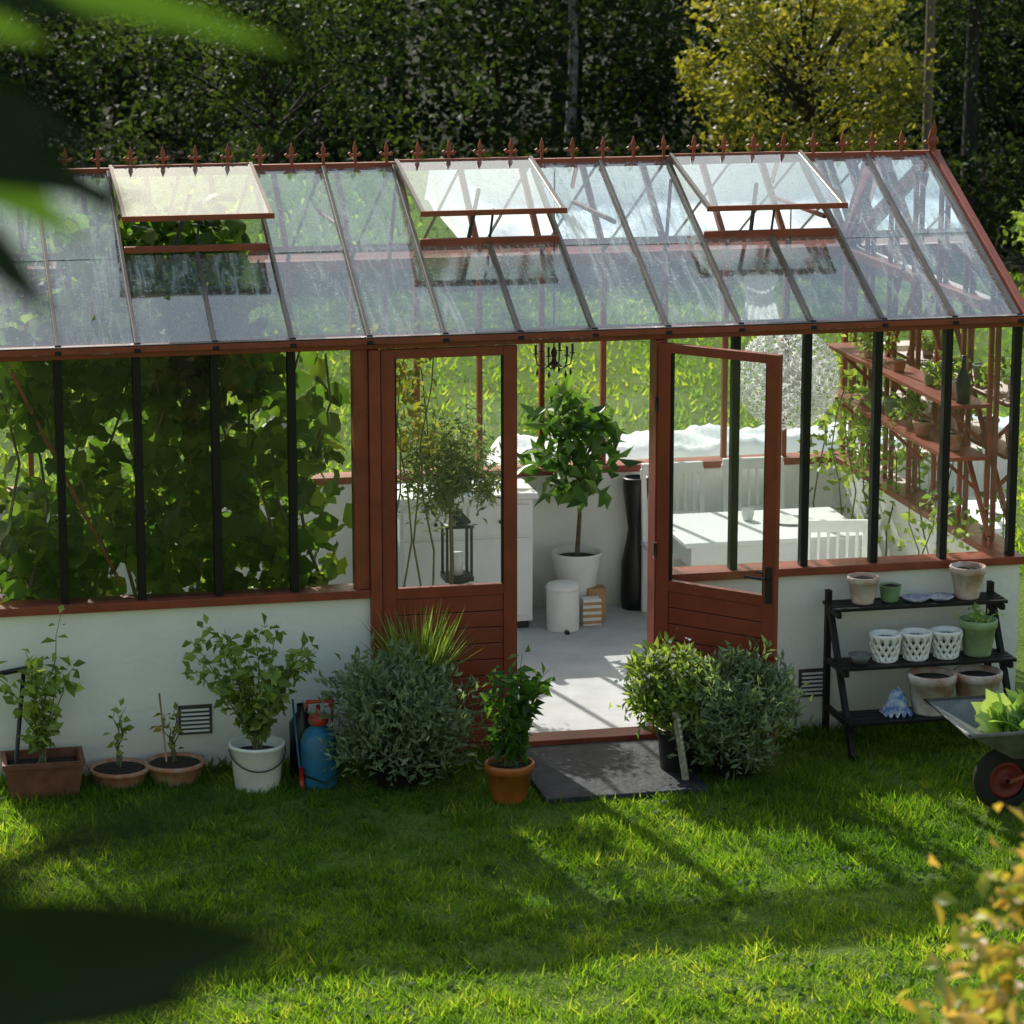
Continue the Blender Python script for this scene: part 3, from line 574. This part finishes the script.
# ------------------------------------------------------------ wheelbarrow
mb=MB(); dx=.06
def ring(x0,x1,y0,y1,z): return [(x0+dx,y0,z),(x1+dx,y0,z),(x1+dx,y1,z),(x0+dx,y1,z)]
vs=ring(1.72,2.3,-1.72,-1.38,.32)+ring(1.42,2.5,-1.88,-1.22,.50)+ring(1.44,2.48,-1.86,-1.24,.50)+ring(1.74,2.28,-1.70,-1.40,.332)
mb.add(vs,[(3,2,1,0),(12,13,14,15)]+[(r*4+i,r*4+(i+1)%4,r*4+4+(i+1)%4,r*4+4+i) for r in range(3) for i in range(4)],STEEL)
p=ring(1.42,2.5,-1.88,-1.22,.503); mb.tube(p+[p[0]],.012,STEEL,8)
for yy in(-1.75,-1.35):
    mb.tube([(1.80,-1.55+(.05 if yy>-1.5 else -.05),.16),(2.0,yy+.03,.27),(3.0,yy,.56)],.016,RED,8); mb.tube([(2.3,yy,.3),(2.34,yy,0),(2.42,yy,0)],.014,DARK,8); mb.tube([(2.9,yy,.53),(3.05,yy,.575)],.02,RUB,8)
wc=(1.80,-1.55,.165)
mb.lathe((wc[0],wc[1]-.04,wc[2]),[(.10,0),(.15,.003),(.165,.025),(.165,.055),(.15,.077),(.10,.08)],RUB,28,'y')
mb.lathe((wc[0],wc[1]-.045,wc[2]),[(.001,.0),(.03,.0),(.03,.012),(.075,.018),(.08,.006),(.104,.02),(.104,.07),(.001,.075)],mat('red_hub',(.2,.025,.018),.6),24,'y')
mb.tube([(wc[0],wc[1]-.07,wc[2]),(wc[0],wc[1]+.07,wc[2])],.012,DARK)
mb.box(1.82,2.32,-1.68,-1.42,.335,.40,SOIL); mb.done('wheelbarrow')
P=[];Dd=[]
for c in((1.84,-1.5,.43),(2.0,-1.6,.47),(2.2,-1.45,.43),(2.1,-1.7,.43),(1.98,-1.42,.45)):
    for i in range(26): a=random.uniform(0,6.28); e=random.uniform(.2,1.3); P.append((c[0]+.03*math.cos(a),c[1]+.03*math.sin(a),c[2])); Dd.append((math.cos(a),math.sin(a),e))
scatter('lettuce_plants',P,.12+.07*rng.random(len(P)),LETT,T_VINE,up=.3,asp=.85,D=np.array(Dd))
# ------------------------------------------------------------ background trees
def bigtree(name,x,y,H,R,n,leaf,m,bark=BARKD,low=.15,nc=60,cr=.3,inner=.35,rx=None,tr=None):
    E=empty(name); mb=MB(); zc=H*(low+(1-low)/2); rz=H*(1-low)/2
    tr=tr or H*.018
    P,C,i=crown((x,y,zc),(rx or R,R,rz),n,nc,cr,inner)
    mb.tube([(x,y,0),(x+.1,y,H*.3),(x-.05,y,H*.6),(x,y,H*.92)],[tr,tr*.8,tr*.5,tr*.1],bark,8)
    for c in C[::2]:
        zb=max(.25*H,c[2]*.65); mb.tube([(x,y,min(zb,H*.8)),((x+c[0])/2,(y+c[1])/2,(zb+c[2])/2+.1),tuple(c)],[tr*.35,tr*.2,tr*.05],bark,5,False)
    mb.done('trunk',E); cl=rng.random(nc)[i]; scatter('crown',P,leaf*(.6+.8*rng.random(n)),m,up=.5,asp=.6,parent=E,rnd=.55*cl+.45*rng.random(n)); return E
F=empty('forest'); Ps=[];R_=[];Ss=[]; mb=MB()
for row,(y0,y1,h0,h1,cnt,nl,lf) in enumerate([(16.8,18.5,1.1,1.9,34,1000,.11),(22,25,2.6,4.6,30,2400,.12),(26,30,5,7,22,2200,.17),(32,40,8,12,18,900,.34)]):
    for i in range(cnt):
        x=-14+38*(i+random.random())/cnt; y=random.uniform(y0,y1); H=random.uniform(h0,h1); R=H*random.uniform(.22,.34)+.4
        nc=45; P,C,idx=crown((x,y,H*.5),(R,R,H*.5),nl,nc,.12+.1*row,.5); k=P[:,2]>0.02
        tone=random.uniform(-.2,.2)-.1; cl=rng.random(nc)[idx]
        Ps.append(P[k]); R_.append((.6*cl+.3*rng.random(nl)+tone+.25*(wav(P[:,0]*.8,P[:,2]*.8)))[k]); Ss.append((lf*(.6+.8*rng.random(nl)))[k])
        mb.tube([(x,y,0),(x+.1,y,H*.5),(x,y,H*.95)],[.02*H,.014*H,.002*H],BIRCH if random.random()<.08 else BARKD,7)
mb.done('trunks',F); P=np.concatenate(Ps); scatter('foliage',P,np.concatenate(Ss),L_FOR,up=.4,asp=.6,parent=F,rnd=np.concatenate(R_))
bigtree('yellow_green_tree',6.8,17.6,3.75,1.40,10000,.085,L_YEL,low=.22,nc=90,cr=.15)
bigtree('maple_tree',.9,19.5,3.9,2.0,8000,.10,L_FOR2,low=.1,nc=70,cr=.20,rx=2.6)
bigtree('green_bush',8.4,12.5,2.3,1.0,5000,.09,L_LIME,low=.0,nc=45,cr=.14)
bigtree('birch_tree',-2.4,20.5,7,1.6,4000,.09,L_FOR2,bark=BIRCH,low=.4,nc=50,cr=.2,tr=.07)
E=empty('spruce_tree'); P=[];Dd=[];x0,y0,H=9.9,20.5,7.5; mb=MB(); mb.tube([(x0,y0,0),(x0,y0,H)],[.12,.01],BARKD)
for i in range(8000):
    z=random.uniform(.3,H); R=(H-z)/H*2.0; lay=math.floor(z/.35)*.35; a=random.randint(0,13)*.4488+lay*2.1+random.gauss(0,.06); r=R*random.random()**.6
    P.append((x0+r*math.cos(a),y0+r*math.sin(a),lay-.25*r+random.gauss(0,.04))); Dd.append((math.cos(a),math.sin(a),-.5))
mb.done('trunk',E); scatter('needles',P,.13,L_FOR,asp=.3,up=.8,D=np.array(Dd)+rng.normal(size=(8000,3))*.4,parent=E)
mb=MB(); mb.tube([(8.6,18.5,0),(8.6,18.5,7.5)],[.06,.045],BARK,10); mb.box(8.0,9.2,18.44,18.56,6.9,7.0,BARK); mb.done('utility_pole')
# ------------------------------------------------------------ foreground tree branches & spirea
E=empty('foreground_tree'); mb=MB()
mb.tube([(-5.0,-13.1,0),(-4.95,-13.15,2.2),(-5.0,-13.2,4.2),(-4.9,-13.2,6)],[.09,.075,.05,.02],BARK,10)
brs=[[(-4.98,-13.18,4.0),(-4.5,-13.25,4.45),(-4.0,-13.3,4.68),(-3.74,-13.32,4.70)],[(-4.98,-13.18,4.3),(-4.4,-13.3,4.5),(-3.95,-13.3,4.6),(-3.72,-13.31,4.57)],[(-4.98,-13.18,3.6),(-4.4,-13.7,4.05),(-3.95,-14.0,4.25),(-3.76,-14.09,4.31)],
     [(-4.98,-13.18,4.6),(-4.6,-13.1,5.1),(-4.2,-13.0,5.4)],[(-4.95,-13.18,5),(-5.2,-12.8,5.5),(-5.3,-12.4,5.8)]]
def bigleaf(mb,a,b,w,m,droop=.01,tw=0):
    a=Vector(a);b=Vector(b);d=(b-a); s=d.cross(Vector((0,-1,tw))).normalized(); nrm=s.cross(d.normalized())
    vs=[];n=9
    for i in range(n+1):
        t=i/n; ww=w*.5*math.sin(math.pi*t**.8)**.8 if 0<t<1 else 0.0005; c=a+d*t+Vector((0,0,droop))*math.sin(math.pi*t)
        vs+=[c-s*ww+nrm*ww*.35,c,c+s*ww+nrm*ww*.35]
    mb.add(vs,[(3*i+j,3*i+j+1,3*i+j+4,3*i+j+3) for i in range(n) for j in(0,1)],m,True)
for b in brs: mb.tube(b,[.018]+[.012-.003*i for i in range(len(b)-1)],BARK,6)
for a,b,w,m in [((-3.72,-13.31,4.705),(-3.470,-13.35,4.65),.026,FGL),((-3.73,-13.31,4.69),(-3.60,-13.33,4.672),.026,FGD),((-3.72,-13.31,4.62),(-3.585,-13.34,4.54),.030,FGD),
    ((-3.73,-13.31,4.575),(-3.575,-13.34,4.55),.026,FGD),((-3.72,-13.31,4.56),(-3.635,-13.34,4.475),.030,FGD),((-3.73,-13.31,4.64),(-3.60,-13.33,4.585),.024,FGD),((-3.72,-13.31,4.58),(-3.61,-13.33,4.525),.028,FGL),
    ((-3.73,-13.31,4.60),(-3.62,-13.32,4.57),.030,FGD),((-3.74,-13.31,4.70),(-3.62,-13.32,4.70),.03,FGD),((-3.73,-13.31,4.67),(-3.63,-13.32,4.655),.022,FGL),
    ((-3.82,-14.09,4.29),(-3.585,-14.13,4.322),.070,FGD),((-3.80,-14.09,4.30),(-3.62,-14.10,4.282),.06,FGD),((-3.78,-14.09,4.315),(-3.585,-14.07,4.372),.016,FGD)]:
    bigleaf(mb,a,b,w,m)
for b in brs[:2]+brs[3:]:
    for i in range(2):
        for q in range(12):
            p=Vector(b[i]).lerp(Vector(b[i+1]),random.random()); d=Vector((random.uniform(-1,.3 if i<2 else 0),random.uniform(-1,1),random.uniform(-.9,.3))).normalized()*random.uniform(.1,.15)
            bigleaf(mb,p,p+d,.035,random.choice([FGD,FGL]))
mb.done('trunk_branches_leaves',E)
E=empty('spirea_bush'); P,C,i=crown((-1.13,-9.5,1.67),(.56,.55,.93),9000,90,.055,.6); mb=MB(); limbs(mb,(-1.08,-9.5,0),C,.012,BARK); mb.done('stems',E)
P2,_,_=crown((-1.08,-9.5,.8),(.5,.5,.8),1500,50,.07,.5); P=np.concatenate([P,P2]); scatter('foliage',P,.055*(.6+.7*rng.random(len(P))),L_SPI,up=.5,asp=.55,parent=E)
# ------------------------------------------------------------ light, world, camera
el=math.radians(36); az=math.radians(-12)
sd=Vector((math.sin(az)*math.cos(el),math.cos(az)*math.cos(el),math.sin(el)))
l=bpy.data.lights.new('sun','SUN'); l.energy=5; l.angle=math.radians(.55); l.color=(1,.96,.88)
o=bpy.data.objects.new('sun',l); sc.collection.objects.link(o); o.rotation_euler=sd.to_track_quat('Z','Y').to_euler(); o.location=(0,10,20)
w=bpy.data.worlds.new('World'); sc.world=w; w.use_nodes=True; nt=w.node_tree
sky=nt.nodes.new('ShaderNodeTexSky'); sky.sky_type='NISHITA'; sky.sun_disc=False; sky.sun_elevation=el; sky.sun_rotation=az
sky.air_density=2.2; sky.dust_density=2.6; sky.ozone_density=1.3
bg=nt.nodes['Background']; nt.links.new(sky.outputs[0],bg.inputs[0]); bg.inputs[1].default_value=.15
p=math.radians(12.4); ya=math.radians(12.2)
cd=bpy.data.cameras.new('camera'); cam=bpy.data.objects.new('camera',cd); sc.collection.objects.link(cam); sc.camera=cam
cd.sensor_width=36; cd.lens=36*3000/1024; cd.clip_end=1500; cd.clip_start=.05
cam.location=(-3.754,-15.35,4.78)
cam.rotation_euler=Vector((math.sin(ya)*math.cos(p),math.cos(ya)*math.cos(p),-math.sin(p))).to_track_quat('-Z','Y').to_euler()
cd.dof.use_dof=True; cd.dof.focus_distance=16.4; cd.dof.aperture_fstop=5.0
sc.view_settings.view_transform='Standard'; sc.view_settings.look='None'; sc.view_settings.exposure=0
